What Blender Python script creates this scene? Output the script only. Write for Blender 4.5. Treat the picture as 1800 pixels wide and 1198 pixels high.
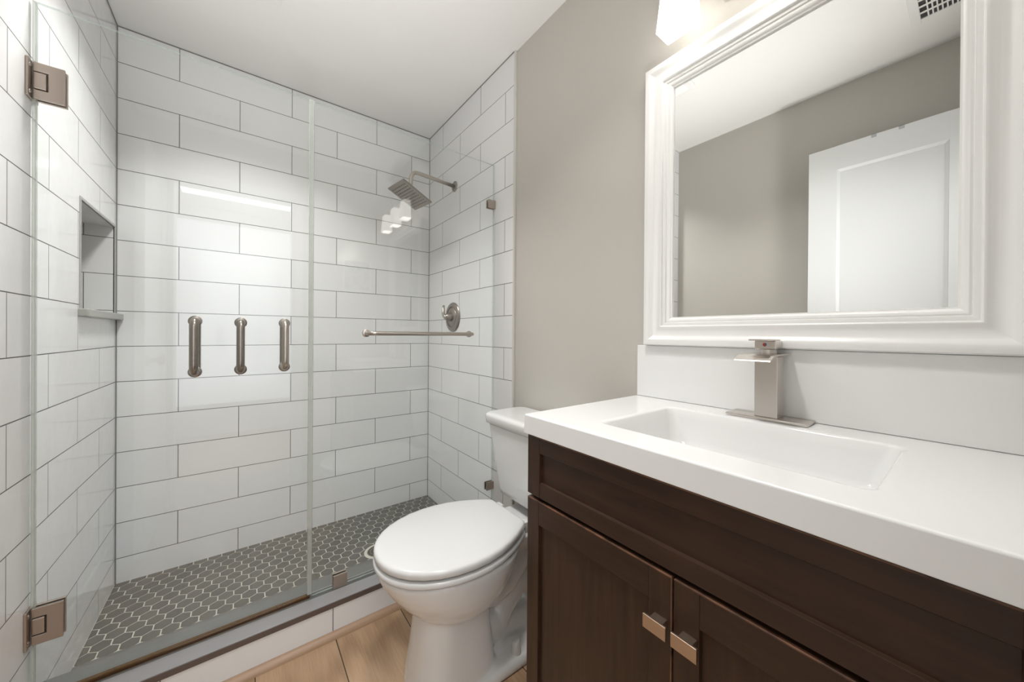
import bpy, bmesh, math, random
from mathutils import Vector, Matrix
random.seed(7)
for o in list(bpy.data.objects): bpy.data.objects.remove(o)
S = bpy.context.scene
COL = S.collection

# ------------------------------------------------------------------ camera
H = 1.10
yaw, pitch, roll = 0.650493575, -0.002714770, 0.007049853
f = Vector((math.sin(yaw)*math.cos(pitch), math.cos(yaw)*math.cos(pitch), math.sin(pitch)))
r = Vector((math.cos(yaw), -math.sin(yaw), 0)); u = r.cross(f)
c_, s_ = math.cos(roll), math.sin(roll)
r2 = c_*r + s_*u; u2 = -s_*r + c_*u
cd = bpy.data.cameras.new('camera'); cam = bpy.data.objects.new('camera', cd); COL.objects.link(cam)
cam.matrix_world = Matrix(((r2.x, u2.x, -f.x, 0), (r2.y, u2.y, -f.y, 0), (r2.z, u2.z, -f.z, H), (0, 0, 0, 1)))
cd.sensor_width = 36; cd.lens = 622.179*36/1800; cd.shift_y = -9.485/1800; cd.clip_start = 0.01
S.camera = cam

# ------------------------------------------------------------------ world, exposure
S.view_settings.view_transform = 'Standard'; S.view_settings.look = 'None'
S.view_settings.gamma = 1; S.view_settings.use_curve_mapping = False
S.view_settings.exposure = 0.55
W = bpy.data.worlds.new('world'); S.world = W; W.use_nodes = True
W.node_tree.nodes['Background'].inputs[0].default_value = (0.75, 0.85, 1, 1)
W.node_tree.nodes['Background'].inputs[1].default_value = 0.5

def area(name, loc, size, sizey, power, col, rot):
    l = bpy.data.lights.new(name, 'AREA'); l.shape = 'RECTANGLE'; l.size = size; l.size_y = sizey
    l.energy = power; l.color = col
    o = bpy.data.objects.new(name, l); COL.objects.link(o); o.location = loc; o.rotation_euler = rot
    return o
# added unseen fill at the hallway ceiling, and the daylight coming in at the far end of the hallway
area('hall_ceiling_fill', (0.0, -0.95, 2.40), 0.9, 1.1, 15, (1, 0.985, 0.96), (0, 0, 0))
area('hall_daylight', (-0.05, -1.90, 1.30), 1.3, 1.9, 7.5, (0.86, 0.93, 1), (math.radians(90), 0, 0))
# added unseen fill below the camera, bounced off the ceiling
fl_ = area('bounce_fill', (0.06, -0.03, 0.62), 0.24, 0.24, 4.0, (1, 0.99, 0.975), (math.radians(180-30), 0, math.radians(-5))); fl_.data.spread = math.radians(72)
# two added fill lights with limited spread, in the ceiling out of view
FILL_XY = ((0.27, 0.55), (0.02, 1.61))
for (x_, y_), p_ in zip(FILL_XY, (4.0, 7.0)):
    dl_ = area('ceiling_fill', (x_, y_, 2.423), 0.16, 0.16, p_, (1, 0.985, 0.965), (0, 0, 0)); dl_.data.spread = math.radians(112)
SHADE_EMIT = 9.0

# ------------------------------------------------------------------ helpers
def link(o, parent=None):
    COL.objects.link(o)
    if parent is not None: o.parent = parent
    return o
def tag(o, label=None, cat=None, group=None, kind=None):
    if label: o['label'] = label
    if cat: o['category'] = cat
    if group: o['group'] = group
    if kind: o['kind'] = kind
    return o
def thing(name, label, cat, loc=(0, 0, 0), group=None):
    o = bpy.data.objects.new(name, None); o.empty_display_size = 0.05; link(o); o.location = loc
    return tag(o, label, cat, group)
def obj(name, bm, mats, parent=None, smooth=False, angle=None, wn=False):
    if not isinstance(mats, (list, tuple)): mats = [mats]
    bmesh.ops.recalc_face_normals(bm, faces=bm.faces[:]) if not getattr(obj, 'keep', False) else None
    me = bpy.data.meshes.new(name)
    if parent is not None and parent.type == 'EMPTY':
        bmesh.ops.translate(bm, verts=bm.verts[:], vec=-Vector(parent.location))
    bm.to_mesh(me); bm.free()
    for m in mats: me.materials.append(m)
    if smooth or angle:
        for p in me.polygons: p.use_smooth = True
    o = bpy.data.objects.new(name, me); link(o)
    if parent is not None: o.parent = parent
    if wn:
        m = o.modifiers.new('weighted', 'WEIGHTED_NORMAL'); m.weight = 100; m.keep_sharp = True
    elif angle:
        m = o.modifiers.new('edges', 'EDGE_SPLIT'); m.split_angle = math.radians(angle)
    return o
def struct(name, bm, mats, parent=None, **k):
    o = obj(name, bm, mats, parent, **k)
    if parent is None: o['kind'] = 'structure'
    return o
def merge(bm, b2, mat=0):
    me = bpy.data.meshes.new('tmp'); 
    for fc in b2.faces: fc.material_index = fc.material_index or mat
    b2.to_mesh(me); b2.free(); bm.from_mesh(me); bpy.data.meshes.remove(me)
def box(bm, x0, x1, y0, y1, z0, z1, bev=0, seg=2, mat=0):
    x0, x1 = min(x0, x1), max(x0, x1); y0, y1 = min(y0, y1), max(y0, y1); z0, z1 = min(z0, z1), max(z0, z1)
    b = bmesh.new(); bmesh.ops.create_cube(b, size=1)
    for v in b.verts:
        v.co = Vector(((x0+x1)/2+v.co.x*(x1-x0), (y0+y1)/2+v.co.y*(y1-y0), (z0+z1)/2+v.co.z*(z1-z0)))
    if bev > 0: bmesh.ops.bevel(b, geom=b.edges[:], offset=bev, segments=seg, profile=0.5, affect='EDGES')
    merge(bm, b, mat); return bm
def nb(): return bmesh.new()
def B(*a, **k): return box(nb(), *a, **k)
def frames(pts):
    pts = [Vector(p) for p in pts]; n = len(pts); T = []
    for i in range(n):
        a = pts[max(0, i-1)]; b = pts[min(n-1, i+1)]; T.append((b-a).normalized())
    up = Vector((0, 0, 1)) if abs(T[0].z) < .9 else Vector((1, 0, 0))
    N = (up - T[0]*up.dot(T[0])).normalized(); out = []
    for i in range(n):
        N = (N - T[i]*N.dot(T[i])).normalized(); out.append((pts[i], N.copy(), T[i].cross(N)))
    return out
def tube(bm, pts, rad, seg=20, mat=0):
    fr = frames(pts); rs = rad if isinstance(rad, (list, tuple)) else [rad]*len(pts); rings = []
    for (p, n, b), rr in zip(fr, rs):
        rings.append([bm.verts.new(p + n*rr*math.cos(t) + b*rr*math.sin(t)) for t in [2*math.pi*k/seg for k in range(seg)]])
    return loft(bm, rings, mat)
def loft(bm, rings, mat=0, cap=True):
    seg = len(rings[0])
    for a, b in zip(rings, rings[1:]):
        for k in range(seg):
            fc = bm.faces.new((a[k], a[(k+1) % seg], b[(k+1) % seg], b[k])); fc.material_index = mat
    if cap:
        for rg in (rings[0], rings[-1]):
            fc = bm.faces.new(rg); fc.material_index = mat
    return bm
def arc(c, a, b, n=7):
    # quadratic bend from a to b around corner c
    a, b, c = Vector(a), Vector(b), Vector(c)
    return [(1-t)**2*a + 2*t*(1-t)*c + t*t*b for t in [i/n for i in range(n+1)]]
def lathe(bm, prof, origin, axis, seg=32, mat=0):
    # prof: (radius, height along axis)
    ax = Vector(axis).normalized(); up = Vector((0, 0, 1)) if abs(ax.z) < .9 else Vector((1, 0, 0))
    n = (up - ax*up.dot(ax)).normalized(); b = ax.cross(n); o = Vector(origin); rings = []
    for rr, h in prof:
        rings.append([bm.verts.new(o + ax*h + (n*math.cos(t)+b*math.sin(t))*max(rr, 1e-5)) for t in [2*math.pi*k/seg for k in range(seg)]])
    return loft(bm, rings, mat)
def quad(bm, pts, mat=0):
    fc = bm.faces.new([bm.verts.new(p) for p in pts]); fc.material_index = mat; return fc

# ------------------------------------------------------------------ materials
def mat(name, col, rough=0.5, metal=0.0, spec=0.5, coat=0.0):
    m = bpy.data.materials.new(name); m.use_nodes = True
    p = m.node_tree.nodes['Principled BSDF']
    p.inputs['Base Color'].default_value = (*col, 1); p.inputs['Roughness'].default_value = rough
    p.inputs['Metallic'].default_value = metal; p.inputs['Specular IOR Level'].default_value = spec
    p.inputs['Coat Weight'].default_value = coat; p.inputs['Coat Roughness'].default_value = 0.05
    return m
class N:
    def __init__(s, m): s.t = m.node_tree; s.p = s.t.nodes['Principled BSDF']
    def new(s, ty, **k):
        n = s.t.nodes.new(ty)
        for a, v in k.items(): setattr(n, a, v)
        return n
    def l(s, a, b): s.t.links.new(a, b)
    def val(s, sock, v):
        if hasattr(v, 'is_output'): s.l(v, sock)
        else: sock.default_value = v
    def math(s, op, a, b=0.0, c=0.0):
        n = s.new('ShaderNodeMath', operation=op); s.val(n.inputs[0], a); s.val(n.inputs[1], b); s.val(n.inputs[2], c); return n.outputs[0]
    def noise(s, vec, scale, detail=3, rough=.5):
        n = s.new('ShaderNodeTexNoise'); n.inputs['Scale'].default_value = scale; n.inputs['Detail'].default_value = detail
        n.inputs['Roughness'].default_value = rough; s.l(vec, n.inputs['Vector']); return n.outputs['Fac']
    def mix(s, fac, a, b):
        n = s.new('ShaderNodeMix', data_type='RGBA'); s.val(n.inputs[0], fac)
        for sock, v in ((n.inputs[6], a), (n.inputs[7], b)):
            if hasattr(v, 'is_output'): s.l(v, sock)
            else: sock.default_value = (*v, 1)
        return n.outputs[2]
    def ramp(s, fac, stops):
        n = s.new('ShaderNodeValToRGB'); s.l(fac, n.inputs[0]); e = n.color_ramp.elements
        while len(e) < len(stops): e.new(.5)
        for el, (p, c) in zip(e, stops): el.position = p; el.color = (*c, 1) if len(c) == 3 else c
        return n.outputs[0]
    def bump(s, h, dist, strength=1.0, prev=None):
        n = s.new('ShaderNodeBump'); n.inputs['Distance'].default_value = dist; n.inputs['Strength'].default_value = strength
        s.l(h, n.inputs['Height'])
        if prev is not None: s.l(prev, n.inputs['Normal'])
        return n.outputs[0]
    def coords(s, scale=(1, 1, 1)):
        g = s.new('ShaderNodeNewGeometry'); m_ = s.new('ShaderNodeMapping'); m_.inputs['Scale'].default_value = scale
        s.l(g.outputs['Position'], m_.inputs['Vector']); return m_.outputs[0]

TILE = (0.83, 0.83, 0.83); GROUT = (0.13, 0.125, 0.115)
def tile_mat(name, axis, off, wav=1.0):
    m = mat(name, TILE, 0.09, spec=0.5); n = N(m); g = n.coords()
    sp = n.new('ShaderNodeSeparateXYZ'); n.l(g, sp.inputs[0]); cb = n.new('ShaderNodeCombineXYZ')
    n.l(n.math('ADD', sp.outputs[axis], off + 0.449*8), cb.inputs[0]); n.l(n.math('ADD', sp.outputs[2], 0.0449), cb.inputs[1])
    b = n.new('ShaderNodeTexBrick'); n.l(cb.outputs[0], b.inputs['Vector'])
    b.inputs['Scale'].default_value = 1; b.inputs['Mortar Size'].default_value = 0.0015; b.inputs['Mortar Smooth'].default_value = 0.25
    b.inputs['Brick Width'].default_value = 0.449; b.inputs['Row Height'].default_value = 0.1545
    b.inputs['Color1'].default_value = (*TILE, 1); b.inputs['Color2'].default_value = (TILE[0]*.965, TILE[1]*.97, TILE[2]*.975, 1)
    b.inputs['Mortar'].default_value = (*GROUT, 1); b.offset = .5; b.offset_frequency = 2
    n.l(b.outputs['Color'], n.p.inputs['Base Color'])
    n.l(n.math('MULTIPLY_ADD', b.outputs['Fac'], 0.6, 0.09), n.p.inputs['Roughness'])
    inv = n.math('SUBTRACT', 1.0, b.outputs['Fac'])
    nz = n.noise(n.coords((5, 5, 5)), 1.6, 2, .45)
    b1 = n.bump(nz, 0.0016*wav, 1.0); b2 = n.bump(inv, 0.0012, 1.0, b1); n.l(b2, n.p.inputs['Normal'])
    return m
M_TB = tile_mat('white_tile_back', 0, 0.239, .6)
M_TR = tile_mat('white_tile_right', 1, -2.066, .6)
M_TL = tile_mat('white_tile_left', 1, -1.372, 1.1)
M_TC = tile_mat('white_tile_curb', 0, -0.265-0.2245, .6)
M_TC.node_tree.nodes  # same tile, joint positions of the curb face
M_grout = mat('grey_grout', (0.16, 0.155, 0.145), .85)
M_caulk = mat('grey_caulk', (0.22, 0.22, 0.205), .6)

def paint(name, col, rough=.55, tex=.0006, sc=220):
    m = mat(name, col, rough, spec=.4); n = N(m); g = n.coords()
    n.l(n.bump(n.noise(g, sc, 2), tex, .6), n.p.inputs['Normal']); return m
M_wall = paint('greige_wall_paint', (0.545, 0.520, 0.478), .42)
M_ceil = paint('ceiling_paint', (0.82, 0.815, 0.795), .8)
M_trimw = paint('white_trim_paint', (0.80, 0.80, 0.785), .3, .0002)
M_door = paint('white_door_paint', (0.74, 0.75, 0.75), .32, .0002)
M_frame = paint('white_mirror_frame', (0.90, 0.895, 0.88), .28, .0003, 60)
M_counter = mat('white_cultured_marble', (0.80, 0.80, 0.795), .12, spec=.5)
M_splash = mat('white_backsplash', (0.86, 0.86, 0.855), .14)
M_porc = mat('white_porcelain', (0.74, 0.74, 0.735), .07, spec=.55, coat=.4)
M_seat = mat('white_seat_plastic', (0.66, 0.66, 0.655), .14)
M_hall = paint('hall_paint', (0.78, 0.79, 0.80), .6)

def nickel(name, col, rough, ax=2):
    m = mat(name, col, rough, 1.0); n = N(m); sc = [900, 900, 900]; sc[ax] = 40
    nz = n.noise(n.coords(tuple(sc)), 1.0, 2)
    n.l(n.math('MULTIPLY_ADD', nz, .06, rough-.03), n.p.inputs['Roughness']); return m
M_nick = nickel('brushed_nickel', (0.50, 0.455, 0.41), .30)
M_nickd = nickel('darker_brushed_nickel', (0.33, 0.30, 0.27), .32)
M_hinge = nickel('warm_satin_nickel', (0.48, 0.41, 0.36), .38, 0)
M_fauc = mat('brushed_nickel_faucet', (0.66, 0.62, 0.58), .26, 1.0)
M_chrome = mat('polished_chrome', (0.75, 0.74, 0.72), .06, 1.0)
M_bronze = mat('bronze_edge_profile', (0.16, 0.135, 0.125), .42, .6)
M_dark = mat('dark_recess', (0.012, 0.011, 0.01), .8)
M_black = mat('black_grille', (0.05, 0.05, 0.052), .5)

# stone of the curb and niche sill
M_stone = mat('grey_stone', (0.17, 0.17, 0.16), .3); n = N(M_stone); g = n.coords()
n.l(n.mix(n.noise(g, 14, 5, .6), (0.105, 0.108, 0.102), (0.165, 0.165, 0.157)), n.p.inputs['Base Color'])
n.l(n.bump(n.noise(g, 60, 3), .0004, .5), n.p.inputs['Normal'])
M_sill = mat('light_grey_stone', (0.38, 0.38, 0.36), .3)
# hexagon tile
M_hex = mat('dark_grey_hexagon_tile', (0.11, 0.11, 0.1), .42); n = N(M_hex); g = n.new('ShaderNodeNewGeometry')
rnd = g.outputs['Random Per Island']
c1 = n.mix(rnd, (0.078, 0.079, 0.072), (0.108, 0.106, 0.095)); c2 = n.mix(n.math('MULTIPLY', n.noise(n.coords(), 35, 3), .5), c1, (0.14, 0.138, 0.127))
n.l(c2, n.p.inputs['Base Color'])
M_hexg = mat('pale_hex_grout', (0.47, 0.45, 0.39), .85); n = N(M_hexg)
n.l(n.mix(n.noise(n.coords(), 9, 3), (0.40, 0.385, 0.32), (0.66, 0.64, 0.58)), n.p.inputs['Base Color'])
# oak planks, running along Y
M_oak = mat('oak_planks', (0.4, 0.27, 0.16), .42); n = N(M_oak); g = n.coords()
sp = n.new('ShaderNodeSeparateXYZ'); n.l(g, sp.inputs[0])
ix = n.math('DIVIDE', n.math('ADD', sp.outputs[0], 2.319), 0.2355)   # joints at 0.036, 0.272, 0.508
fl = n.math('FLOOR', ix); fr = n.math('FRACT', ix)
seam = n.math('LESS_THAN', n.math('ABSOLUTE', n.math('SUBTRACT', fr, 0.5)), 0.4935)
cb = n.new('ShaderNodeCombineXYZ'); n.l(n.math('MULTIPLY', sp.outputs[0], 1), cb.inputs[0]); n.l(n.math('MULTIPLY_ADD', fl, 3.71, sp.outputs[1]), cb.inputs[1]); n.l(fl, cb.inputs[2])
mp = n.new('ShaderNodeMapping'); mp.inputs['Scale'].default_value = (11, 1.3, 1); n.l(cb.outputs[0], mp.inputs['Vector'])
wv = n.new('ShaderNodeTexWave', wave_type='RINGS', rings_direction='Z'); wv.inputs['Scale'].default_value = 0.75
wv.inputs['Distortion'].default_value = 5; wv.inputs['Detail'].default_value = 3; wv.inputs['Detail Scale'].default_value = 1.2; n.l(mp.outputs[0], wv.inputs['Vector'])
mp2 = n.new('ShaderNodeMapping'); mp2.inputs['Scale'].default_value = (230, 9, 1); n.l(cb.outputs[0], mp2.inputs['Vector'])
fine = n.noise(mp2.outputs[0], 1, 4, .6)
grain = n.math('ADD', n.math('MULTIPLY', wv.outputs['Fac'], .38), n.math('MULTIPLY', fine, .62))
col = n.ramp(grain, [(0.2, (0.30, 0.185, 0.105)), (0.5, (0.43, 0.28, 0.168)), (0.85, (0.54, 0.37, 0.235))])
wn = n.new('ShaderNodeTexWhiteNoise', noise_dimensions='1D'); n.l(fl, wn.inputs['W'])
col = n.mix(n.math('MULTIPLY', wn.outputs[0], .18), col, (0.40, 0.265, 0.17))
n.l(n.mix(seam, (0.05, 0.03, 0.018), col), n.p.inputs['Base Color'])
n.l(n.bump(n.math('ADD', n.math('MULTIPLY', grain, .15), seam), .0007, .7), n.p.inputs['Normal'])
M_qr = mat('oak_quarter_round', (0.36, 0.225, 0.135), .4); n = N(M_qr)
n.l(n.mix(n.noise(n.coords((4, 120, 120)), 1, 3), (0.38, 0.245, 0.155), (0.50, 0.345, 0.235)), n.p.inputs['Base Color'])
# dark stained cabinet wood
def darkwood(name, a, b, vertical=True, rough=.36):
    m = mat(name, a, rough, spec=.38); n = N(m)
    g = n.coords((10, 55, 4) if vertical else (10, 4, 70))
    w = n.noise(g, 1.1, 5, .62); big = n.noise(n.coords(), 4.5, 3, .6)
    col = n.mix(n.ramp(w, [(0.3, (0, 0, 0)), (0.72, (1, 1, 1))]), a, b)
    col = n.mix(n.math('MULTIPLY', n.ramp(big, [(0.35, (0, 0, 0)), (0.7, (1, 1, 1))]), .45), col, tuple(x*1.35 for x in b))
    n.l(col, n.p.inputs['Base Color']); n.l(n.math('MULTIPLY_ADD', big, .25, rough-.1), n.p.inputs['Roughness'])
    n.l(n.bump(w, .0003, .5), n.p.inputs['Normal']); return m
M_cabv = darkwood('dark_stained_wood', (0.015, 0.0068, 0.0035), (0.044, 0.0200, 0.0100))
M_cabh = darkwood('dark_stained_wood_rail', (0.015, 0.0068, 0.0035), (0.042, 0.0190, 0.0095), False)
M_worn = mat('worn_wood_edge', (0.10, 0.045, 0.024), .45); n = N(M_worn)
n.l(n.mix(n.ramp(n.noise(n.coords((20, 20, 20)), 1.2, 4), [(0.35, (0, 0, 0)), (0.6, (1, 1, 1))]), (0.035, 0.017, 0.010), (0.17, 0.078, 0.042)), n.p.inputs['Base Color'])
# mirror
M_mirror = mat('mirror_silver', (0.90, 0.91, 0.90), .0, 1.0)
# thin architectural glass: clear, reflecting by angle on each face
def glass(name, tint, f0=.04, haze=0.0):
    m = bpy.data.materials.new(name); m.use_nodes = True; t = m.node_tree; t.nodes.clear()
    out = t.nodes.new('ShaderNodeOutputMaterial'); mx = t.nodes.new('ShaderNodeMixShader')
    tr = t.nodes.new('ShaderNodeBsdfTransparent'); tr.inputs[0].default_value = (*tint, 1)
    gl = t.nodes.new('ShaderNodeBsdfGlossy'); gl.inputs['Roughness'].default_value = 0.0
    ge = t.nodes.new('ShaderNodeNewGeometry'); d = t.nodes.new('ShaderNodeVectorMath'); d.operation = 'DOT_PRODUCT'
    t.links.new(ge.outputs['Incoming'], d.inputs[0]); t.links.new(ge.outputs['Normal'], d.inputs[1])
    def mt(op, a, b):
        q = t.nodes.new('ShaderNodeMath'); q.operation = op
        for s, v in zip(q.inputs, (a, b)):
            if hasattr(v, 'is_output'): t.links.new(v, s)
            else: s.default_value = v
        return q.outputs[0]
    fr_ = mt('POWER', mt('SUBTRACT', 1.0, mt('ABSOLUTE', d.outputs['Value'], 0)), 5.0)
    fac = mt('ADD', mt('MULTIPLY', fr_, 1-f0), f0)
    t.links.new(fac, mx.inputs[0]); t.links.new(tr.outputs[0], mx.inputs[1]); t.links.new(gl.outputs[0], mx.inputs[2])
    last = mx.outputs[0]
    if haze > 0:
        df = t.nodes.new('ShaderNodeBsdfDiffuse'); df.inputs[0].default_value = (0.75, 0.8, 0.77, 1)
        m2 = t.nodes.new('ShaderNodeMixShader'); m2.inputs[0].default_value = haze
        t.links.new(last, m2.inputs[1]); t.links.new(df.outputs[0], m2.inputs[2]); last = m2.outputs[0]
    t.links.new(last, out.inputs[0]); return m
M_glass = glass('clear_glass', (0.985, 0.993, 0.988), .045)
M_gedge = glass('glass_edge', (0.74, 0.82, 0.79), .06, .25)
M_seal = glass('clear_vinyl_seal', (0.88, 0.885, 0.86), .08, .3)
M_sweep = glass('amber_vinyl_sweep', (0.62, 0.44, 0.24), .05, .0)
# frosted lit glass
M_shade = mat('lit_frosted_glass', (0.88, 0.88, 0.865), .35)
pp = M_shade.node_tree.nodes['Principled BSDF']; pp.inputs['Emission Color'].default_value = (1, 0.96, 0.90, 1); pp.inputs['Emission Strength'].default_value = 2.4
M_bulb = mat('lit_bulb', (1, 1, 1), .4); pq = M_bulb.node_tree.nodes['Principled BSDF']; pq.inputs['Emission Color'].default_value = (1, 0.93, 0.84, 1); pq.inputs['Emission Strength'].default_value = SHADE_EMIT
M_lens = mat('plain_white_lens', (0.9, 0.9, 0.88), .4)

# ------------------------------------------------------------------ dimensions
XL, XR, YB = -0.4387, 1.0104, 2.2672
XLP, XRP = -0.505, 1.018
YT = 1.324           # front end of the tile
YF = -0.105          # wall with the doorway
ZC = 2.4285
G = 1.483            # glass plane
ZCURB = 0.128

# ------------------------------------------------------------------ room shell
struct('floor', B(XLP-.15, XRP+.15, -2.0, 1.42, -.05, 0), M_oak)
struct('ceiling', B(XLP-.15, XRP+.15, -2.0, YB+.12, ZC, ZC+.05), M_ceil)
struct('wall_back', B(XL-.2, XR+.15, YB, YB+.10, -.05, ZC), M_TB)
wr = struct('wall_right', B(XRP, XRP+.12, YF-.12, YB, -.05, ZC), M_wall)
tc = struct('tile_cladding', B(XR, XRP, YT, YB, 0, ZC), M_TR, wr)
tc['label'] = 'white subway tile cladding on the shower end of the right wall'
struct('tile_edge_trim', B(XR-.003, XRP+.001, YT-.011, YT, 0, ZC, bev=.002), mat('cream_edge_trim', (0.66, 0.645, 0.60), .4), wr)
wl = struct('wall_left', B(XLP-.12, XLP, YF-.12, YT-.006, -.05, ZC), M_wall)
# tiled part of the left wall with the niche opening
NY0, NY1, NZ0, NZ1, ND = 1.839, 2.239, 1.177, 1.549, 0.092
b = nb(); X0 = XLP-.12
box(b, X0, XL, YT-.006, NY0, -.05, ZC); box(b, X0, XL, NY1, YB, -.05, ZC)
box(b, X0, XL, NY0, NY1, -.05, NZ0); box(b, X0, XL, NY0, NY1, NZ1, ZC)
tl = struct('tile_cladding', b, M_TL, wl); tl['label'] = 'white subway tile cladding around the niche on the left wall'
# niche lining
b = nb()
box(b, XL-ND, XL, NY1-.002, NY1, NZ0, NZ1); box(b, XL-ND, XL, NY0, NY0+.002, NZ0, NZ1); box(b, XL-ND, XL, NY0, NY1, NZ1-.002, NZ1)
struct('niche_lining', b, tile_mat('white_tile_niche', 0, .3, .4), wl)
def hexes(bm, u0, u1, v0, v1, uc, vc, pitch, gap, place, mat_i, vmin=None, thick=.0012):
    R = (pitch-gap)/math.sqrt(3); rowp = pitch*math.sqrt(3)/2
    for j in range(-60, 60):
        v = vc + j*rowp
        if v < v0-R or v > v1+R: continue
        if vmin is not None and v < vmin: continue
        for i in range(-60, 60):
            uu = uc + i*pitch + (pitch/2 if j % 2 else 0)
            if uu < u0-R or uu > u1+R: continue
            pts = []
            for k in range(6):
                a = math.radians(30+60*k); pts.append((uu+R*math.cos(a), v+R*math.sin(a)))
            for (ax, lim, sg) in ((0, u0, 1), (0, u1, -1), (1, v0, 1), (1, v1, -1)):
                q = []
                for k in range(len(pts)):
                    a, c = pts[k], pts[(k+1) % len(pts)]; da, dc = sg*(a[ax]-lim), sg*(c[ax]-lim)
                    if da >= 0: q.append(a)
                    if da*dc < 0:
                        t = da/(da-dc); q.append((a[0]+(c[0]-a[0])*t, a[1]+(c[1]-a[1])*t))
                pts = q
                if len(pts) < 3: break
            if len(pts) < 3: continue
            cx = sum(p[0] for p in pts)/len(pts); cy = sum(p[1] for p in pts)/len(pts)
            lo = [bm.verts.new(place(p[0], p[1], 0)) for p in pts]
            hi = [bm.verts.new(place(cx+(p[0]-cx)*.975, cy+(p[1]-cy)*.975, thick)) for p in pts]
            f1 = bm.faces.new(hi); f1.material_index = mat_i
            for k in range(len(pts)):
                f2 = bm.faces.new((lo[k], lo[(k+1) % len(pts)], hi[(k+1) % len(pts)], hi[k])); f2.material_index = mat_i
b = B(XL-ND-.02, XL-ND, NY0, NY1, NZ0, NZ1)
hexes(b, NY0, NY1, NZ0, NZ1, 1.86, 1.2, .052, .004, lambda a, c, h: (XL-ND+h, a, c), 1)
struct('niche_mosaic', b, [M_hexg, M_hex], wl)
b = nb(); e = .009
for (y0, y1, z0, z1) in ((NY0-e, NY0+.002, NZ0, NZ1+e), (NY1-.002, NY1+e, NZ0, NZ1+e), (NY0, NY1, NZ1-.002, NZ1+e)):
    box(b, XL-.004, XL+.003, y0, y1, z0, z1, bev=.0015)
struct('niche_trim', b, M_sill, wl)
struct('niche_sill', B(XL-ND, XL+.024, NY0-.018, YB-.004, NZ0-.026, NZ0+.001, bev=.003), M_sill, wl)
# doorway wall
DX0, DX1, DZ = -0.36, 0.30, 2.075
b = nb(); box(b, XLP-.12, DX0, YF-.12, YF, -.05, ZC); box(b, DX1, XRP+.12, YF-.12, YF, -.05, ZC); box(b, DX0, DX1, YF-.12, YF, DZ, ZC)
struct('wall_front', b, M_wall)
b = nb(); cw = .057
for y0, y1 in ((YF, YF+.012), (YF-.132, YF-.12)):
    box(b, DX0-cw, DX0-.004, y0, y1, 0, DZ+cw, bev=.003); box(b, DX1+.004, DX1+cw, y0, y1, 0, DZ+cw, bev=.003); box(b, DX0-.004, DX1+.004, y0, y1, DZ+.004, DZ+cw, bev=.003)
box(b, DX0-.004, DX0+.012, YF-.12, YF, 0, DZ+.004); box(b, DX1-.012, DX1+.004, YF-.12, YF, 0, DZ+.004); box(b, DX0, DX1, YF-.12, YF, DZ-.012, DZ+.004)
struct('trim_1', b, M_trimw)
# hallway
b = nb(); box(b, -.80, -.70, -2.05, YF-.12, -.05, ZC); struct('wall_hall_left', b, M_hall)
b = nb(); box(b, .95, 1.05, -2.05, YF-.12, -.05, ZC); struct('wall_hall_right', b, M_hall)
struct('wall_hall_end', B(-.80, 1.05, -2.10, -2.0, -.05, ZC), M_hall)
# baseboards
struct('baseboard_right', B(XRP-.012, XRP, .70, YT-.012, 0, .085, bev=.003), M_trimw)
struct('baseboard_left', B(XLP, XLP+.012, YF+.02, YT-.012, 0, .085, bev=.003), M_trimw)
# corner caulk lines of the shower
b = nb()
def vline(x, y, rr): box(b, x-rr, x+rr, y-rr, y+rr, 0, ZC, bev=0)
vline(XL, YB, .0032); vline(XR, YB, .0026)
box(b, XL, XR, YB-.003, YB, ZC-.004, ZC); box(b, XR-.003, XR, YT, YB, ZC-.003, ZC); box(b, XL, XL+.003, YT, YB, ZC-.003, ZC)
struct('trim_2', b, M_caulk)

# ------------------------------------------------------------------ shower floor
ZS = 0.0
b = B(XL-.005, XR+.005, 1.42, YB+.005, -.05, ZS)
b.faces.ensure_lookup_table()
hexes(b, XL+.001, XR-.001, 1.60, YB-.001, -0.391+.0522*.5, 2.214-.0452, .0522, .0037, lambda a, c, h: (a, c, ZS+h), 1, vmin=1.79)
# plain stone strip between the last mosaic row and the curb
box(b, XL, XR, 1.56, 1.786, ZS-.002, ZS+.0011, mat=2)
o = struct('floor_shower', b, [M_hexg, M_hex, M_stone])
# drain (partly behind the toilet lid in the photo)
dr = thing('floor_drain', 'round metal floor drain in the grey hexagon shower floor', 'drain', (.548, 1.828, .0012))
b = nb(); lathe(b, [(0, 0), (.064, 0), (.064, .0022), (.056, .0032), (0, .0032)], (.548, 1.828, ZS+.0012), (0, 0, 1), 40); obj('drain_ring', b, M_hexg, dr, angle=30)
b = nb(); lathe(b, [(0, 0), (.050, 0), (.049, .0012), (0, .0012)], (.548, 1.828, ZS+.0046), (0, 0, 1), 40)
for a_ in range(3):
    for k in range(8*(a_+1)):
        t = 2*math.pi*k/(8*(a_+1)); rr = .014*(a_+1)
        lathe(b, [(0, 0), (.0032, 0), (.0032, .0003), (0, .0003)], (.548+rr*math.cos(t), 1.828+rr*math.sin(t), ZS+.0059), (0, 0, 1), 8, 1)
obj('drain_grate', b, [M_nickd, M_dark], dr)

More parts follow.
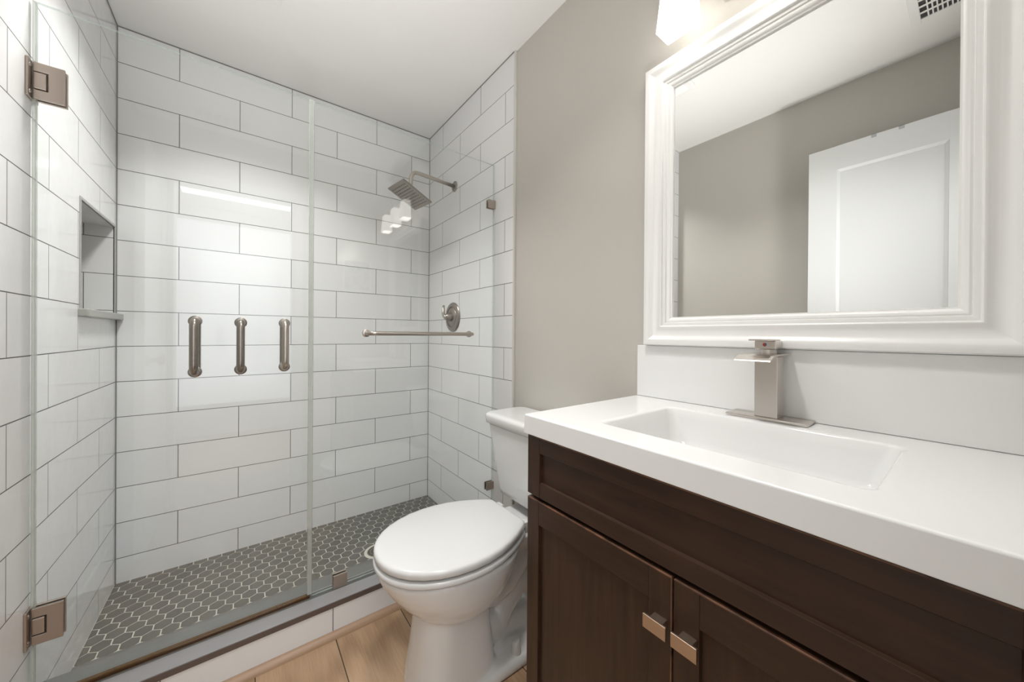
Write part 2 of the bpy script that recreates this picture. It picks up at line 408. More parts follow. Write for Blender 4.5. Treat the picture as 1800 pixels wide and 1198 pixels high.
# ------------------------------------------------------------------ curb
cu = bpy.data.objects.new('shower_curb', None); link(cu); cu.location = (.28, 1.48, 0)
tag(cu, 'low shower curb with white tile face and grey stone top under the glass', 'curb')
obj('tile_face', B(XL, XR, 1.408, 1.55, 0, ZCURB-.018), M_TC, cu)
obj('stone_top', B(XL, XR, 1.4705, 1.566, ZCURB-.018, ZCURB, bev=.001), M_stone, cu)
obj('front_sheen_band', B(XL, XR, 1.406, 1.470, ZCURB-.018, ZCURB, bev=.002), mat('stone_with_painted_sheen', (0.34, 0.335, 0.34), .22), cu)  # front of the stone top; its glossy reflection is put into the paler colour
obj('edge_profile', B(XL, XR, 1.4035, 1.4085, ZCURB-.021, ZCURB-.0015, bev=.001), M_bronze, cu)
# threshold ridge under the glass panels
b = nb(); box(b, XL, XR, G+.0135, G+.020, ZCURB, ZCURB+.003, bev=.001)
obj('silicone_bead', b, M_caulk, cu)
# quarter round at the foot of the curb
b = nb(); pr = [(0, 0)] + [(-.019*math.cos(t), .021*math.sin(t)) for t in [math.pi/2*k/8 for k in range(9)]]
rings = [[b.verts.new((x, 1.4075+p[0], p[1]+.0002)) for p in pr] for x in (XLP+.013, XRP-.013)]
loft(b, rings); struct('trim_3', b, M_qr, angle=40)

# ------------------------------------------------------------------ glass
def pane(name, x0, x1, z0, z1, parent, th=.0095):
    b = nb(); box(b, x0, x1, G-th/2, G+th/2, z0, z1)
    for fc in b.faces:
        fc.material_index = 0 if abs(fc.normal.y) > .9 else 1
    return obj(name, b, [M_glass, M_gedge], parent)
ZG0, ZG1 = ZCURB+.004, 1.952
sd = thing('shower_door', 'frameless hinged clear glass shower door with three pull handles', 'shower door', (-.12, G, ZCURB))
pane('glass_pane', -.4295, .2005, ZG0+.006, ZG1, sd)
# bottom sweep and side seals
b = nb(); box(b, -.4295, .2005, G-.0075, G+.0075, ZCURB+.0015, ZCURB+.013, bev=.002); obj('bottom_sweep', b, M_sweep, sd)
b = nb(); box(b, .1915, .2060, G-.0085, G+.0085, ZG0+.01, ZG1, bev=.002); obj('strike_seal', b, M_seal, sd)
b = nb(); box(b, -.4345, -.4275, G-.0065, G+.0065, ZG0+.01, ZG1, bev=.002); obj('hinge_seal', b, M_seal, sd)
# hinges
def sub(name, bm, mt, parent_mesh, root, **k):
    # sub-part of a mesh part: mesh is written in root space
    bmesh.ops.translate(bm, verts=bm.verts[:], vec=-Vector(root.location)); o = obj(name, bm, mt, None, **k); o.parent = parent_mesh; return o
def hinge(z0, z1):
    zc = (z0+z1)/2; hz = (z1-z0)/2; b = nb()
    for s in (-1, 1):
        y0, y1 = G+s*.0050, G+s*.0125
        box(b, -.406, -.378, y0, y1, zc-hz, zc+hz, bev=.0015)
        box(b, -.431, -.403, y0, y1, zc+.0235, zc+hz, bev=.0015)
        box(b, -.431, -.403, y0, y1, zc-hz, zc-.0235, bev=.0015)
    h = obj('hinge', b, M_hinge, sd)
    b = nb(); box(b, -.4315, -.4085, G-.0130, G+.0130, zc-.0215, zc+.0215, bev=.003); sub('knuckle', b, M_hinge, h, sd)
    b = nb(); box(b, XL+.0002, XL+.0055, G-.029, G+.029, zc-.049, zc+.049, bev=.0015); sub('wall_plate', b, M_hinge, h, sd)
    for y_ in (-.019, .019):
        for zz in (-.034, .034):
            b = nb(); lathe(b, [(0, 0), (.0052, 0), (.0045, .0012), (.002, .0006), (0, .0006)], (XL+.0055, G+y_, zc+zz), (1, 0, 0), 12)
            sub('screw', b, M_chrome, h, sd)
hinge(1.699, 1.793); hinge(0.288, 0.383)
# pull handles, back to back through the glass
def pull(x, zt, zb):
    b = nb(); rr = .0110; d = .040
    for s in (-1,):
        y0 = G+s*.0048; y1 = G+s*(d+.005)
        p = [Vector((x, y0, zt)), Vector((x, y0+s*.012, zt))] + arc((x, y1, zt), (x, y0+s*.018, zt), (x, y1, zt-.024)) \
            + arc((x, y1, zb), (x, y1, zb+.024), (x, y0+s*.018, zb)) + [Vector((x, y0+s*.012, zb)), Vector((x, y0, zb))]
        tube(b, p, rr, 24)
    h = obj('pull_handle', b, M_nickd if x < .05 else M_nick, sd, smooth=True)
    for z in (zt, zb):
        b = nb(); lathe(b, [(0, 0), (.0168, 0), (.0172, .0015), (.0168, .006), (.0135, .0075), (0, .0075)], (x, G-.0048, z), (0, -1, 0), 24)
        sub('washer', b, M_nickd, h, sd, angle=30)
    b = nb(); s = 1; y0 = G+.0048; y1 = G+.0048+.030
    p = [Vector((x, y0, zt)), Vector((x, y0+.008, zt))] + arc((x, y1, zt), (x, y0+.012, zt), (x, y1, zt-.020)) + arc((x, y1, zb), (x, y1, zb+.020), (x, y0+.012, zb)) + [Vector((x, y0+.008, zb)), Vector((x, y0, zb))]
    tube(b, p, rr, 20)
    sub('inner_grip', b, M_nickd, h, sd, smooth=True)
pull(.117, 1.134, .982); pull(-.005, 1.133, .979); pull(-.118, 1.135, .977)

gp = thing('glass_panel', 'fixed clear glass shower panel carrying a brushed nickel towel bar', 'glass panel', (.61, G, ZCURB))
pane('glass_pane', .2075, XR-.0055, ZG0, ZG1, gp)
def clamp(x0, x1, z0, z1):
    b = nb()
    for s in (-1, 1): box(b, x0, x1, G+s*.0048, G+s*.0125, z0, z1, bev=.0012)
    return b
b = clamp(.968, XR-.0005, 1.731, 1.772); obj('clamp', b, M_hinge, gp)
b = clamp(.968, XR-.0005, .323, .362); obj('clamp', b, M_hinge, gp)
b = clamp(.277, .326, ZCURB+.0003, ZCURB+.050); obj('clamp', b, M_hinge, gp)
b = nb(); zt = 1.101; y1 = G-.058; x0, x1 = .392, .862
p = [Vector((x0, G-.0048, zt)), Vector((x0, G-.024, zt))] + arc((x0, y1, zt), (x0, G-.030, zt), (x0+.028, y1, zt)) + arc((x1, y1, zt), (x1-.028, y1, zt), (x1, G-.030, zt)) + [Vector((x1, G-.024, zt)), Vector((x1, G-.0048, zt))]
tube(b, p, .0082, 24)
tb = obj('towel_bar', b, M_nick, gp, smooth=True)
for x in (x0, x1):
    b = nb(); lathe(b, [(0, 0), (.0150, 0), (.0155, .002), (.0150, .007), (.0115, .009), (0, .009)], (x, G-.0048, zt), (0, -1, 0), 28)
    sub('washer', b, M_nick, tb, gp, angle=30)

# ------------------------------------------------------------------ shower head and valve
sh = thing('overhead_shower', 'square brushed nickel rain shower head on a bent arm', 'shower head', (XR, 1.905, 1.986))
b = nb(); lathe(b, [(0, 0), (.031, 0), (.031, .003), (.027, .006), (.012, .008), (0, .008)], (XR, 1.905, 1.986), (-1, 0, 0), 32); obj('wall_flange', b, M_nickd, sh, angle=30)
b = nb(); tube(b, [Vector((XR-.002, 1.905, 1.986)), Vector((.86, 1.905, 1.996))] + arc((.740, 1.905, 2.004), (.785, 1.905, 2.001), (.738, 1.905, 1.955), 10) + [Vector((.7375, 1.905, 1.930)), Vector((.737, 1.905, 1.895))], .0105, 24)
obj('shower_arm', b, M_nick, sh, smooth=True)
e1 = Vector((.10, -.99, -.033)).normalized(); nrm0 = Vector((-.42, 0, -.90)); nrm = (nrm0 - e1*nrm0.dot(e1)).normalized(); e2 = nrm.cross(e1).normalized()
hc = Vector((.7307, 1.905, 1.8623)); hs = .093
def plate(bm, c, hx, hy, t0, t1, mi=0, bev=.002):
    q = nb(); box(q, -hx, hx, -hy, hy, t0, t1, bev=bev)
    R3 = Matrix((e1, e2, nrm)).transposed()
    for v in q.verts: v.co = c + R3 @ v.co
    merge(bm, q, mi)
b = nb(); plate(b, hc, hs, hs, -.009, 0); hd = obj('spray_plate', b, M_nickd, sh)
b = nb(); lathe(b, [(0, 0), (.020, 0), (.018, .010), (.014, .022), (.012, .032), (0, .032)], hc-nrm*.009, -nrm, 24); sub('ball_joint', b, M_nick, hd, sh, angle=30)
b = nb()
for i in range(9):
    for j in range(9):
        q = hc + e1*((i-4)*.0175) + e2*((j-4)*.0175)
        lathe(b, [(0, 0), (.0028, 0), (.0022, .002), (0, .0022)], q, nrm, 8)
sub('nozzles', b, M_black, hd, sh)

sv = thing('shower_valve', 'round brushed nickel shower valve with lever handle', 'shower valve', (XR, 1.915, 1.203))
VC = (XR, 1.915, 1.203)
b = nb(); lathe(b, [(0, 0), (.087, 0), (.088, .003), (.084, .009), (.070, .0135), (.062, .0135), (.060, .0095), (.054, .0095), (.050, .014), (.030, .017), (0, .016)], VC, (-1, 0, 0), 56); obj('escutcheon', b, M_nickd, sv, angle=40)
b = nb(); lathe(b, [(0, 0), (.026, 0), (.0245, .016), (.021, .026), (.018, .034), (.014, .038), (0, .039)], (XR-.014, 1.915, 1.203), (-1, 0, 0), 32)
obj('valve_hub', b, M_nickd, sv, angle=40)
b = nb(); y0 = 1.915
p = [Vector((XR-.040, y0-.004, 1.199)), Vector((XR-.048, y0+.006, 1.203)), Vector((XR-.050, y0+.022, 1.212)), Vector((XR-.048, y0+.036, 1.228)), Vector((XR-.044, y0+.044, 1.250)), Vector((XR-.040, y0+.046, 1.274))]
tube(b, p, [.015, .015, .0125, .0105, .009, .006], 20); obj('lever', b, M_nick, sv, smooth=True)

# ------------------------------------------------------------------ toilet
YC = 1.035
to = thing('toilet', 'white two piece toilet with closed lid beside the vanity', 'toilet', (.62, YC, 0))
def egg(bm, z, xf, xb, w, xc=None, nf=2.0, nb_=2.6, seg=64, yc=YC):
    xc = xc if xc is not None else xf+(xb-xf)*.55; ring = []
    for k in range(seg):
        t = 2*math.pi*k/seg; c, s = math.cos(t), math.sin(t); e = nb_ if c > 0 else nf
        x = xc + ((xb-xc) if c > 0 else (xc-xf))*math.copysign(abs(c)**(2/e), c)
        y = yc + w*math.copysign(abs(s)**(2/e), s); ring.append(bm.verts.new((x, y, z)))
    return ring
b = nb()
# bowl
sl = [(.236, .46, .60, .07), (.243, .440, .650, .110), (.255, .420, .680, .133), (.276, .396, .702, .150), (.305, .369, .724, .165), (.337, .345, .742, .176), (.370, .324, .757, .183), (.395, .313, .768, .186), (.406, .311, .772, .186), (.411, .316, .768, .181)]
loft(b, [egg(b, z, a, c, w, nf=2.05, nb_=2.3) for z, a, c, w in sl])
# pedestal
sl = [(.0, .402, .675, .117), (.05, .408, .670, .112), (.12, .418, .660, .105), (.19, .426, .652, .101), (.26, .435, .645, .098)]
loft(b, [egg(b, z, a, c, w, xc=a+.10, nf=2.6, nb_=5) for z, a, c, w in sl])
# deck below the tank
sl = [(.345, .70, .93, .075), (.37, .69, .955, .09), (.403, .69, .965, .105), (.412, .69, .963, .104)]
loft(b, [egg(b, z, a, c, w, nf=5, nb_=5) for z, a, c, w in sl])
# trapway
tube(b, [Vector((.60, YC, .27)), Vector((.68, YC, .235)), Vector((.745, YC, .245)), Vector((.80, YC, .29)), Vector((.84, YC, .35))], [.07, .078, .072, .066, .06], 28)
tube(b, [Vector((.69, YC-.012, .03)), Vector((.70, YC-.012, .08)), Vector((.735, YC-.012, .145)), Vector((.80, YC-.012, .20)), Vector((.87, YC-.01, .20)), Vector((.91, YC, .12)), Vector((.92, YC, .0))], [.056, .054, .050, .050, .052, .058, .06], 28)
tube(b, [Vector((.58, YC, .12)), Vector((.66, YC, .10)), Vector((.74, YC, .07)), Vector((.86, YC, .05))], [.09, .075, .06, .055], 28)
# foot
sl = [(.0, .50, .905, .135), (.022, .50, .905, .135), (.035, .51, .895, .127), (.040, .53, .875, .112)]
loft(b, [egg(b, z, a, c, w, nf=3, nb_=5) for z, a, c, w in sl])
bo = obj('bowl', b, M_porc, to, smooth=True)
md = bo.modifiers.new('blend', 'REMESH'); md.mode = 'VOXEL'; md.voxel_size = .0052; md.use_smooth_shade = True
md = bo.modifiers.new('soft', 'SMOOTH'); md.factor = .5; md.iterations = 9
# bolt caps
for yy in (YC-.105, YC+.105):
    b = nb(); lathe(b, [(0, 0), (.0175, 0), (.0165, .008), (.014, .034), (.011, .040), (0, .041)], (.735, yy, .036), (0, 0, 1), 24); obj('bolt_cap', b, M_seat, to, angle=40)
# seat and lid: outline from half widths along the length
prof = [(.305, .0), (.3065, .022), (.311, .045), (.320, .071), (.335, .097), (.357, .124), (.388, .149), (.425, .169), (.47, .184), (.52, .1915), (.57, .191), (.62, .182), (.665, .167), (.705, .148), (.74, .127), (.765, .109), (.775, .096), (.777, .0)]
def seat_ring(bm, z, inset, dx=0.0):
    P = [(x, w) for x, w in prof]; pts = [(x, -w) for x, w in P] + [(x, w) for x, w in reversed(P[1:-1])]
    cx = .55; out = []
    n_ = len(pts)
    for i in range(n_):
        a, c = Vector(pts[i-1]), Vector(pts[(i+1) % n_]); t = (c-a).normalized(); nn = Vector((t.y, -t.x))
        q = Vector((cx+(pts[i][0]-cx)*(1-inset/.232), pts[i][1]*(1-inset/.19)))
        out.append(bm.verts.new((q.x+dx, YC+q.y, z)))
    return out
b = nb(); loft(b, [seat_ring(b, z, i) for z, i in ((.4125, .014), (.4155, .012), (.4165, .001), (.421, -.002), (.430, -.001), (.4335, .003), (.4345, .012))])
obj('seat', b, M_seat, to, smooth=True, wn=True)
b = nb(); loft(b, [seat_ring(b, z, i) for z, i in ((.4395, .012), (.4405, .003), (.445, .0), (.454, .0), (.460, .002), (.4635, .007), (.4652, .016), (.4662, .035), (.4668, .08), (.4670, .14))])
ld = obj('lid', b, M_seat, to, smooth=True, wn=True)
for s in (-1, 1): obj('seat_hinge', B(.776, .800, YC+s*.075-.018, YC+s*.075+.018, .4122, .450, bev=.005), M_seat, to, angle=40)
for (x_, y_) in ((.322, YC-.02), (.42, YC+.150)): obj('bumper', B(x_-.006, x_+.006, y_-.012, y_+.012, .4340, .4400, bev=.001), M_seat, to)
# tank
b = nb()
def rrect(bm, x0, x1, y0, y1, z, rad, seg=7):
    out = []
    for (cx, cy, a0) in ((x1-rad, y1-rad, 0), (x0+rad, y1-rad, 90), (x0+rad, y0+rad, 180), (x1-rad, y0+rad, 270)):
        for k in range(seg+1):
            t = math.radians(a0+90*k/seg); out.append(bm.verts.new((cx+rad*math.cos(t), cy+rad*math.sin(t), z)))
    return out
sl = [(.448, .855, .990, .150, .03), (.456, .842, .996, .163, .035), (.475, .838, .998, .170, .036), (.60, .826, 1.0, .190, .036), (.728, .814, 1.0, .208, .036), (.735, .814, 1.0, .208, .036)]
loft(b, [rrect(b, a, c, YC-w, YC+w, z, rr) for z, a, c, w, rr in sl]); obj('tank', b, M_porc, to, smooth=True, wn=True)
b = nb(); sl = [(.7365, .812, 1.002, .207, .034), (.739, .800, 1.008, .218, .042), (.765, .797, 1.009, .221, .043), (.774, .800, 1.008, .218, .042), (.7785, .808, 1.003, .210, .04), (.780, .825, .995, .195, .035)]
loft(b, [rrect(b, a, c, YC-w, YC+w, z, rr) for z, a, c, w, rr in sl]); obj('tank_lid', b, M_porc, to, smooth=True, wn=True)
b = nb(); lathe(b, [(0, 0), (.04, 0), (.038, .038), (0, .038)], (.92, YC, .4115), (0, 0, 1), 28); obj('tank_gasket', b, M_black, to)
b = nb(); lathe(b, [(0, 0), (.013, 0), (.012, .010), (0, .010)], (.815, YC-.155, .695), (-1, 0, 0), 20)
box(b, .795, .803, YC-.165, YC-.085, .688, .702, bev=.003); obj('flush_lever', b, M_chrome, to, angle=40)

# ------------------------------------------------------------------ vanity cabinet
XF = .545; VY0, VY1 = -.070, .651
va = thing('vanity_cabinet', 'dark stained wooden vanity cabinet under the white sink top', 'cabinet', (.80, .29, 0))
b = nb()
box(b, .563, XRP-.001, VY1-.018, VY1, 0, .862, bev=.001); box(b, .563, XRP-.001, VY0, VY0+.018, 0, .862, bev=.001)
box(b, .60, .615, VY0+.018, VY1-.018, 0, .09); box(b, .565, XRP-.001, VY0+.018, VY1-.018, .09, .108)
box(b, XRP-.008, XRP-.001, VY0+.018, VY1-.018, .108, .862)
box(b, .5645, .582, VY0+.018, VY1-.018, .70, .742); box(b, .5645, .582, VY0+.018, VY1-.018, .84, .862)
obj('carcass', b, M_cabv, va)
def shaker(y0, y1, z0, z1, st, rl, rt, name, parent, rec=.007):
    b = nb(); th = .0175
    for a, c in ((y0, y0+st), (y1-st, y1)): box(b, XF, XF+th, a, c, z0, z1, bev=.0012, mat=0)
    for a, c in ((z0, z0+rl), (z1-rt, z1)): box(b, XF+.0003, XF+th, y0+st, y1-st, a, c, bev=.0012, mat=1)
    box(b, XF+rec, XF+th-.002, y0+st-.002, y1-st+.002, z0+rl-.002, z1-rt+.002, mat=2)
    # chamfered inner edge of the frame
    yy0, yy1, zz0, zz1 = y0+st, y1-st, z0+rl, z1-rt; c_ = .0012
    o4 = [b.verts.new((XF+.0008, p, q)) for p, q in ((yy0, zz0), (yy1, zz0), (yy1, zz1), (yy0, zz1))]
    i4 = [b.verts.new((XF+rec+.0003, p, q)) for p, q in ((yy0+c_, zz0+c_), (yy1-c_, zz0+c_), (yy1-c_, zz1-c_), (yy0+c_, zz1-c_))]
    for k in range(4):
        fc = b.faces.new((o4[k], o4[(k+1) % 4], i4[(k+1) % 4], i4[k])); fc.material_index = 1
    # worn front top edge and closing edge
    box(b, XF-.0002, XF+.006, y0+.0006, y1-.0006, z1-.0026, z1+.0002, bev=.0007, mat=3)
    return obj(name, b, [M_cabv, M_cabh, M_cabv if z1-z0 > .3 else M_cabh, M_worn], parent)
df = shaker(VY0+.001, VY1-.001, .724, .8625, .042, .034, .036, 'false_drawer_front', va)
dl = shaker(.2915, VY1-.001, .095, .7155, .040, .055, .055, 'cabinet_door', va)
drr = shaker(VY0+.001, .2885, .095, .7155, .040, .055, .055, 'cabinet_door', va)
b = nb(); box(b, XF-.0003, XF+.012, .2913, .2935, .096, .7150, bev=.0006); sub('worn_edge', b, M_worn, dl, va)
for dd, yc in ((dl, .3075), (drr, .2605)):
    b = nb(); box(b, .5195, .5240, yc-.0195, yc+.0195, .6275, .6495, bev=.0008); box(b, .524, .545, yc-.009, yc+.013, .6335, .6435, bev=.0008)
    sub('knob', b, nickel('satin_bronze_nickel', (0.50, 0.39, 0.30), .36), dd, va)

# ------------------------------------------------------------------ sink top
tp = thing('sink_top', 'white integral sink countertop with shallow rectangular basin', 'countertop', (.78, .29, .864))
b = nb(); ZT = .911
CX0, CX1, CY0, CY1 = .538, XRP-.001, -.084, .657
bx = [(.617, .914, .070, .500, 0.0, .022), (.6205, .9105, .0735, .4965, .0012, .021), (.6235, .908, .0765, .493, .0045, .020), (.630, .902, .083, .486, .022, .02), (.640, .893, .094, .474, .070, .025), (.652, .880, .108, .459, .092, .035), (.68, .852, .138, .43, .103, .04), (.70, .83, .16, .41, .105, .04)]
rings = [rrect(b, CX0+.001, CX1, CY0+.001, CY1+.002, .8655, .002), rrect(b, CX0+.0005, CX1, CY0+.0005, CY1+.003, .8665, .003), rrect(b, CX0+.0005, CX1, CY0+.0005, CY1-.0005, ZT-.004, .003),
         rrect(b, CX0+.0015, CX1, CY0+.0015, CY1-.0015, ZT-.0013, .003), rrect(b, CX0+.004, CX1, CY0+.004, CY1-.004, ZT, .003)]
rings += [rrect(b, x0-.004, x1+.004, y0-.004, y1+.004, ZT, rr+.004) for x0, x1, y0, y1, d, rr in bx[:1]]
rings += [rrect(b, x0, x1, y0, y1, ZT-d-.0004, rr) for x0, x1, y0, y1, d, rr in bx]
loft(b, rings, cap=False); b.faces.new(rings[-1]); 
obj.keep = False
so = obj('sink_slab', b, M_counter, tp, smooth=True, wn=True)
b = nb(); lathe(b, [(0, 0), (.024, 0), (.024, .002), (.018, .0035), (0, .0035)], (.77, .285, ZT-.1052), (0, 0, 1), 32); obj('sink_drain', b, M_chrome, tp, angle=40)
bs = obj('backsplash', B(.997, XRP-.0005, CY0, .653, ZT+.0005, 1.0700, bev=.0015), M_splash)
tag(bs, 'white backsplash slab standing on the sink top below the mirror', 'backsplash')

# ------------------------------------------------------------------ faucet
fa = thing('faucet', 'square brushed nickel waterfall faucet at the basin', 'faucet', (.955, .289, ZT+.0003))
FY = .289
b = B(.9305, .9945, .2115, .3680, ZT+.0003, ZT+.0070, bev=.0022); obj('base_plate', b, M_fauc, fa, angle=40)
b = B(.937, .9790, FY-.0235, FY+.0210, ZT+.0070, 1.0555, bev=.0015); obj('faucet_body', b, M_fauc, fa)
# spout plate with folded lip
b = nb(); w = .0335; pts = [(.993, 1.0625), (.889, 1.0610), (.882, 1.0595), (.858, 1.0500), (.8565, 1.0475), (.881, 1.0555), (.889, 1.0570), (.993, 1.0580)]
rings = [[b.verts.new((x, y, z)) for x, z in pts] for y in (FY-w, FY+w)]
loft(b, rings); obj('spout', b, M_fauc, fa)
b = nb(); lathe(b, [(0, 0), (.0165, 0), (.0165, .0085), (.0150, .0095), (0, .0095)], (.957, FY, 1.0620), (0, 0, 1), 32); obj('collar', b, M_fauc, fa, angle=40)
b = nb(); box(b, .935, .978, FY-.0205, FY+.0205, 1.0712, 1.0905, bev=.0015); hb = obj('handle_block', b, M_fauc, fa)
b = nb(); box(b, .893, .974, FY-.0185, FY+.0185, 1.0903, 1.0940, bev=.0010)
sub('lever', b, M_fauc, hb, fa)
mr = mat('red_hot_marker', (0.55, 0.07, 0.03), .3); mb = mat('blue_cold_marker', (0.08, 0.14, 0.35), .3)
b = nb(); lathe(b, [(0, 0), (.0040, 0), (.0036, .0008), (0, .0009)], (.935, FY+.0005, 1.0815), (-1, 0, 0), 20)
for v in list(b.faces): v.material_index = 0 if v.calc_center_median().y > FY-.0005 else 1
sub('temperature_dot', b, [mr, mb], hb, fa)

# ------------------------------------------------------------------ mirror
mi = thing('wall_mirror', 'rectangular wall mirror in a stepped white frame above the sink', 'mirror', (XRP, .281, 1.07))
MY0, MY1, MZ0, MZ1 = -.062, .624, 1.071, 1.908
prof_f = [(0, .0005), (0, .031), (.0035, .0385), (.008, .040), (.016, .0400), (.020, .0385), (.026, .0335), (.033, .0305), (.040, .0300), (.047, .0320), (.052, .0350), (.0555, .0355), (.0575, .0345), (.0585, .0290), (.0620, .0295), (.0665, .0285), (.0675, .0250), (.0710, .0262), (.0745, .0250), (.0780, .0225), (.0800, .0200), (.0830, .0190), (.0830, .0120), (.0830, .0005)]
b = nb(); rings = []
for uu, hh in prof_f:
    rings.append([b.verts.new((XRP-hh, y, z)) for y, z in ((MY0+uu, MZ0+uu), (MY1-uu, MZ0+uu), (MY1-uu, MZ1-uu), (MY0+uu, MZ1-uu))])
loft(b, rings, cap=False)
obj('mirror_frame', b, M_frame, mi, angle=28)
b = B(XRP-.014, XRP-.003, MY0+.080, MY1-.080, MZ0+.080, MZ1-.080); obj('mirror_glass', b, M_mirror, mi)

# ------------------------------------------------------------------ vanity light
vl = thing('vanity_light', 'three shade wall light with frosted square glass above the mirror', 'wall light', (XRP, .281, 2.0))
b = nb(); box(b, XRP-.022, XRP-.0005, .150, .412, 1.985, 2.095, bev=.003); obj('back_plate', b, M_chrome, vl)
b = nb(); box(b, .940, .954, .03, .532, 2.082, 2.096, bev=.002)
for y in (.20, .362): tube(b, [Vector((XRP-.02, y, 2.070)), Vector((.97, y, 2.074)), Vector((.948, y, 2.086))], .007, 16)
obj('arm_bar', b, M_chrome, vl, angle=40)
def shade(yc):
    b = nb(); t = .003; x = .921; zb, zt_ = 1.920, 2.050; hb, ht = .047, .036
    def sq(h, z): return rrect(b, x-h*.69, x+h*.69, yc-h, yc+h, z, .005, 3)
    loft(b, [sq(hb, zb), sq(hb, zb+.001), sq(ht, zt_-.002), sq(ht-.004, zt_), sq(.012, zt_), sq(.012, zt_-t), sq(ht-t-.003, zt_-t), sq(hb-t, zb+.001), sq(hb-t, zb)], cap=False)
    s = obj('lamp_shade', b, M_shade, vl)
    bmx = nb(); lathe(bmx, [(0, 0), (.013, 0), (.013, .03), (.01, .036), (0, .036)], (x, yc, zt_+.0005), (0, 0, 1), 20)
    box(bmx, x, .945, yc-.006, yc+.006, zt_+.030, zt_+.042, bev=.001)
    sub('socket', bmx, M_chrome, s, vl, angle=40)
    bmx = nb(); lathe(bmx, [(0, 0), (.007, .001), (.0115, .006), (.013, .014), (.0115, .022), (.008, .030), (.008, .042), (0, .042)], (x, yc, zt_-.047), (0, 0, 1), 20)
    sub('bulb', bmx, M_bulb, s, vl, smooth=True)
    return s
for yc in (.4875, .281, .0745): shade(yc)

# ------------------------------------------------------------------ entry door (standing open along the left wall)
LX = -.375; LY0, LY1, LZ0, LZ1 = -.088, .546, .012, 2.063
dm = nb(); th = .035
st1, st2 = .112, .165
box(dm, LX-th, LX, LY1-st1, LY1, LZ0, LZ1, bev=.0015); box(dm, LX-th, LX, LY0, LY0+st2, LZ0, LZ1, bev=.0015)
for z0, z1 in ((LZ0, .25), (.95, 1.08), (1.943, LZ1)): box(dm, LX-th, LX, LY0+st2-.001, LY1-st1+.001, z0, z1, bev=0)
box(dm, LX-th+.008, LX-.008, LY0+st2-.002, LY1-st1+.002, .24, 1.95)
for z0, z1 in ((.25, .95), (1.08, 1.943)):     # moulded bevel around each panel
    y0, y1 = LY0+st2, LY1-st1; c_ = .012
    o4 = [dm.verts.new((LX-.0005, p, q)) for p, q in ((y0, z0), (y1, z0), (y1, z1), (y0, z1))]
    i4 = [dm.verts.new((LX-.0078, p, q)) for p, q in ((y0+c_, z0+c_), (y1-c_, z0+c_), (y1-c_, z1-c_), (y0+c_, z1-c_))]
    for k in range(4): dm.faces.new((o4[k], o4[(k+1) % 4], i4[(k+1) % 4], i4[k]))
d1 = struct('door_1', dm, M_door)
b = nb(); lathe(b, [(0, 0), (.030, 0), (.030, .004), (.012, .010), (.011, .035), (.026, .045), (.028, .055), (.020, .066), (0, .068)], (LX, LY1-.06, .96), (1, 0, 0), 32); struct('door_knob', b, M_nick, d1, angle=40)
for k, y in enumerate((.303, .214)):
    b = nb(); box(b, LX-th-.003, LX+.003, y-.009, y+.009, LZ1, LZ1+.003, bev=.0006); box(b, LX, LX+.003, y-.009, y+.009, LZ1-.014, LZ1+.003, bev=.0006); box(b, LX-th-.003, LX-th, y-.009, y+.009, LZ1-.03, LZ1+.003, bev=.0006)
    o = obj('over_door_clip', b, mat('clear_grey_clip', (0.45, 0.46, 0.46), .3))
    tag(o, ('small grey over-door clip seen in the mirror, nearer the outer door edge', 'small grey over-door clip seen in the mirror, nearer the door hinges')[k], 'door clip')
# hall door
b = nb(); box(b, -.42, .26, -2.0, -1.965, .01, 2.03, bev=.003)
for z0, z1 in ((.2, .95), (1.1, 1.88)): box(b, -.30, .14, -1.966, -1.955, z0, z1, bev=.009)
struct('door_2', b, M_door)

# ------------------------------------------------------------------ ceiling vent and exhaust fan
cv = thing('ceiling_vent', 'white slotted air vent in the ceiling, seen whole in the mirror corner', 'vent', (-.10, .095, ZC))
VX0, VX1, VV0, VV1 = -.262, .052, .020, .178
b = nb(); e = .028
for x0, x1, y0, y1 in ((VX0, VX1, VV0, VV0+e), (VX0, VX1, VV1-e, VV1), (VX0, VX0+e, VV0+e, VV1-e), (VX1-e, VX1, VV0+e, VV1-e)): box(b, x0, x1, y0, y1, ZC-.006, ZC-.0005, bev=.0015)
obj('vent_frame', b, M_trimw, cv)
b = B(VX0+e, VX1-e, VV0+e, VV1-e, ZC-.0012, ZC-.0004); obj('dark_duct', b, M_black, cv)
b = nb()
x = VX0+e+.010
for k in range(7):
    yy = VV0+e+.0125*k+.006; box(b, VX0+e, VX1-e, yy-.0022, yy+.0022, ZC-.0055, ZC-.0015, bev=.0006)
for k in range(5):
    xx = VX0+e+(VX1-VX0-2*e)*(k+1)/6; box(b, xx-.006, xx+.006, VV0+e, VV1-e, ZC-.0062, ZC-.0045, bev=.0006)
obj('slats', b, M_trimw, cv)

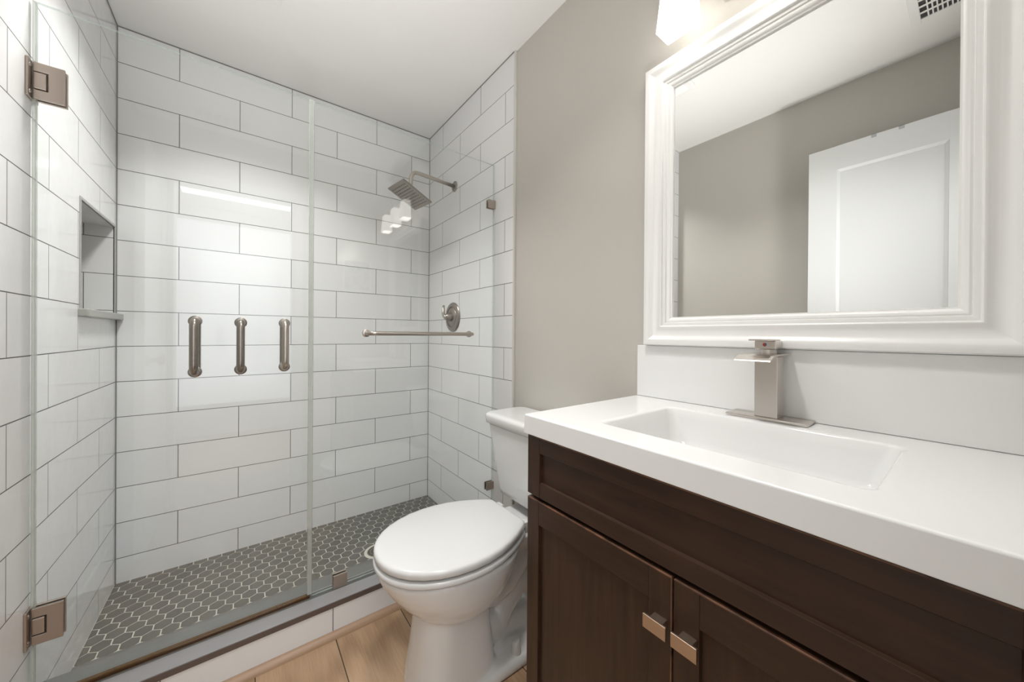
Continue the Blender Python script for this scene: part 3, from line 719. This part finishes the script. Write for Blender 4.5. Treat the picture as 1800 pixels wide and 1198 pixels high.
ef = thing('exhaust_fan', 'square white exhaust fan cover with a lens in the ceiling, glimpsed at the mirror corner', 'exhaust fan', (.26, 1.05, ZC))
b = nb(); box(b, .112, .395, .905, 1.175, ZC-.022, ZC-.0005, bev=.006); obj('fan_cover', b, M_trimw, ef)
b = nb(); box(b, .135, .365, .935, 1.145, ZC-.026, ZC-.021, bev=.002); obj('fan_lens', b, M_lens, ef)
b = nb()
for k in range(12): box(b, .1115, .1125, .925+k*.02, .935+k*.02, ZC-.016, ZC-.006)
obj('side_slots', b, M_dark, ef)

for k, (x_, y_) in enumerate(FILL_XY):  # trim and lens made up to house the added fill lights
    rl = thing('ceiling_fill_panel', ('added square fill light in the unseen ceiling over the sink', 'added square fill light in the unseen ceiling over the shower')[k], 'ceiling light', (x_, y_, ZC))
    b = nb()
    for a0, a1, c0, c1 in ((-.10, .10, .082, .10), (-.10, .10, -.10, -.082), (-.10, -.082, -.082, .082), (.082, .10, -.082, .082)): box(b, x_+a0, x_+a1, y_+c0, y_+c1, ZC-.008, ZC-.0005, bev=.0015)
    obj('fill_trim', b, M_trimw, rl)
    obj('fill_lens', B(x_-.082, x_+.082, y_-.082, y_+.082, ZC-.003, ZC-.0005), M_lens, rl)

# ------------------------------------------------------------------ things on the doorway wall, seen in the glass
ar = thing('framed_print', 'small framed grey floral print on the wall beside the doorway', 'picture', (.74, YF, 1.44))
b = nb()
for x0, x1, z0, z1 in ((.63, .85, 1.44, 1.455), (.63, .85, 1.685, 1.70), (.63, .645, 1.455, 1.685), (.835, .85, 1.455, 1.685)): box(b, x0, x1, YF+.0005, YF+.018, z0, z1, bev=.002)
obj('picture_frame', b, M_trimw, ar)
M_art = mat('grey_floral_print', (0.4, 0.4, 0.4), .5); n = N(M_art); vo = n.new('ShaderNodeTexVoronoi'); vo.inputs['Scale'].default_value = 26; n.l(n.coords(), vo.inputs['Vector'])
n.l(n.ramp(n.math('MULTIPLY', vo.outputs['Distance'], n.noise(n.coords(), 12, 4)), [(0.05, (0.06, 0.06, 0.06)), (0.35, (0.6, 0.6, 0.58))]), n.p.inputs['Base Color'])
obj('print', B(.645, .835, YF+.0005, YF+.006, 1.455, 1.685), M_art, ar)
sw = thing('light_switch', 'white light switch plate on the wall beside the doorway', 'light switch', (.90, YF, 1.13))
obj('switch_plate', B(.865, .937, YF+.0005, YF+.006, 1.13, 1.245, bev=.002), M_trimw, sw)
obj('rocker', B(.885, .917, YF+.005, YF+.009, 1.155, 1.22, bev=.0015), M_seat, sw)
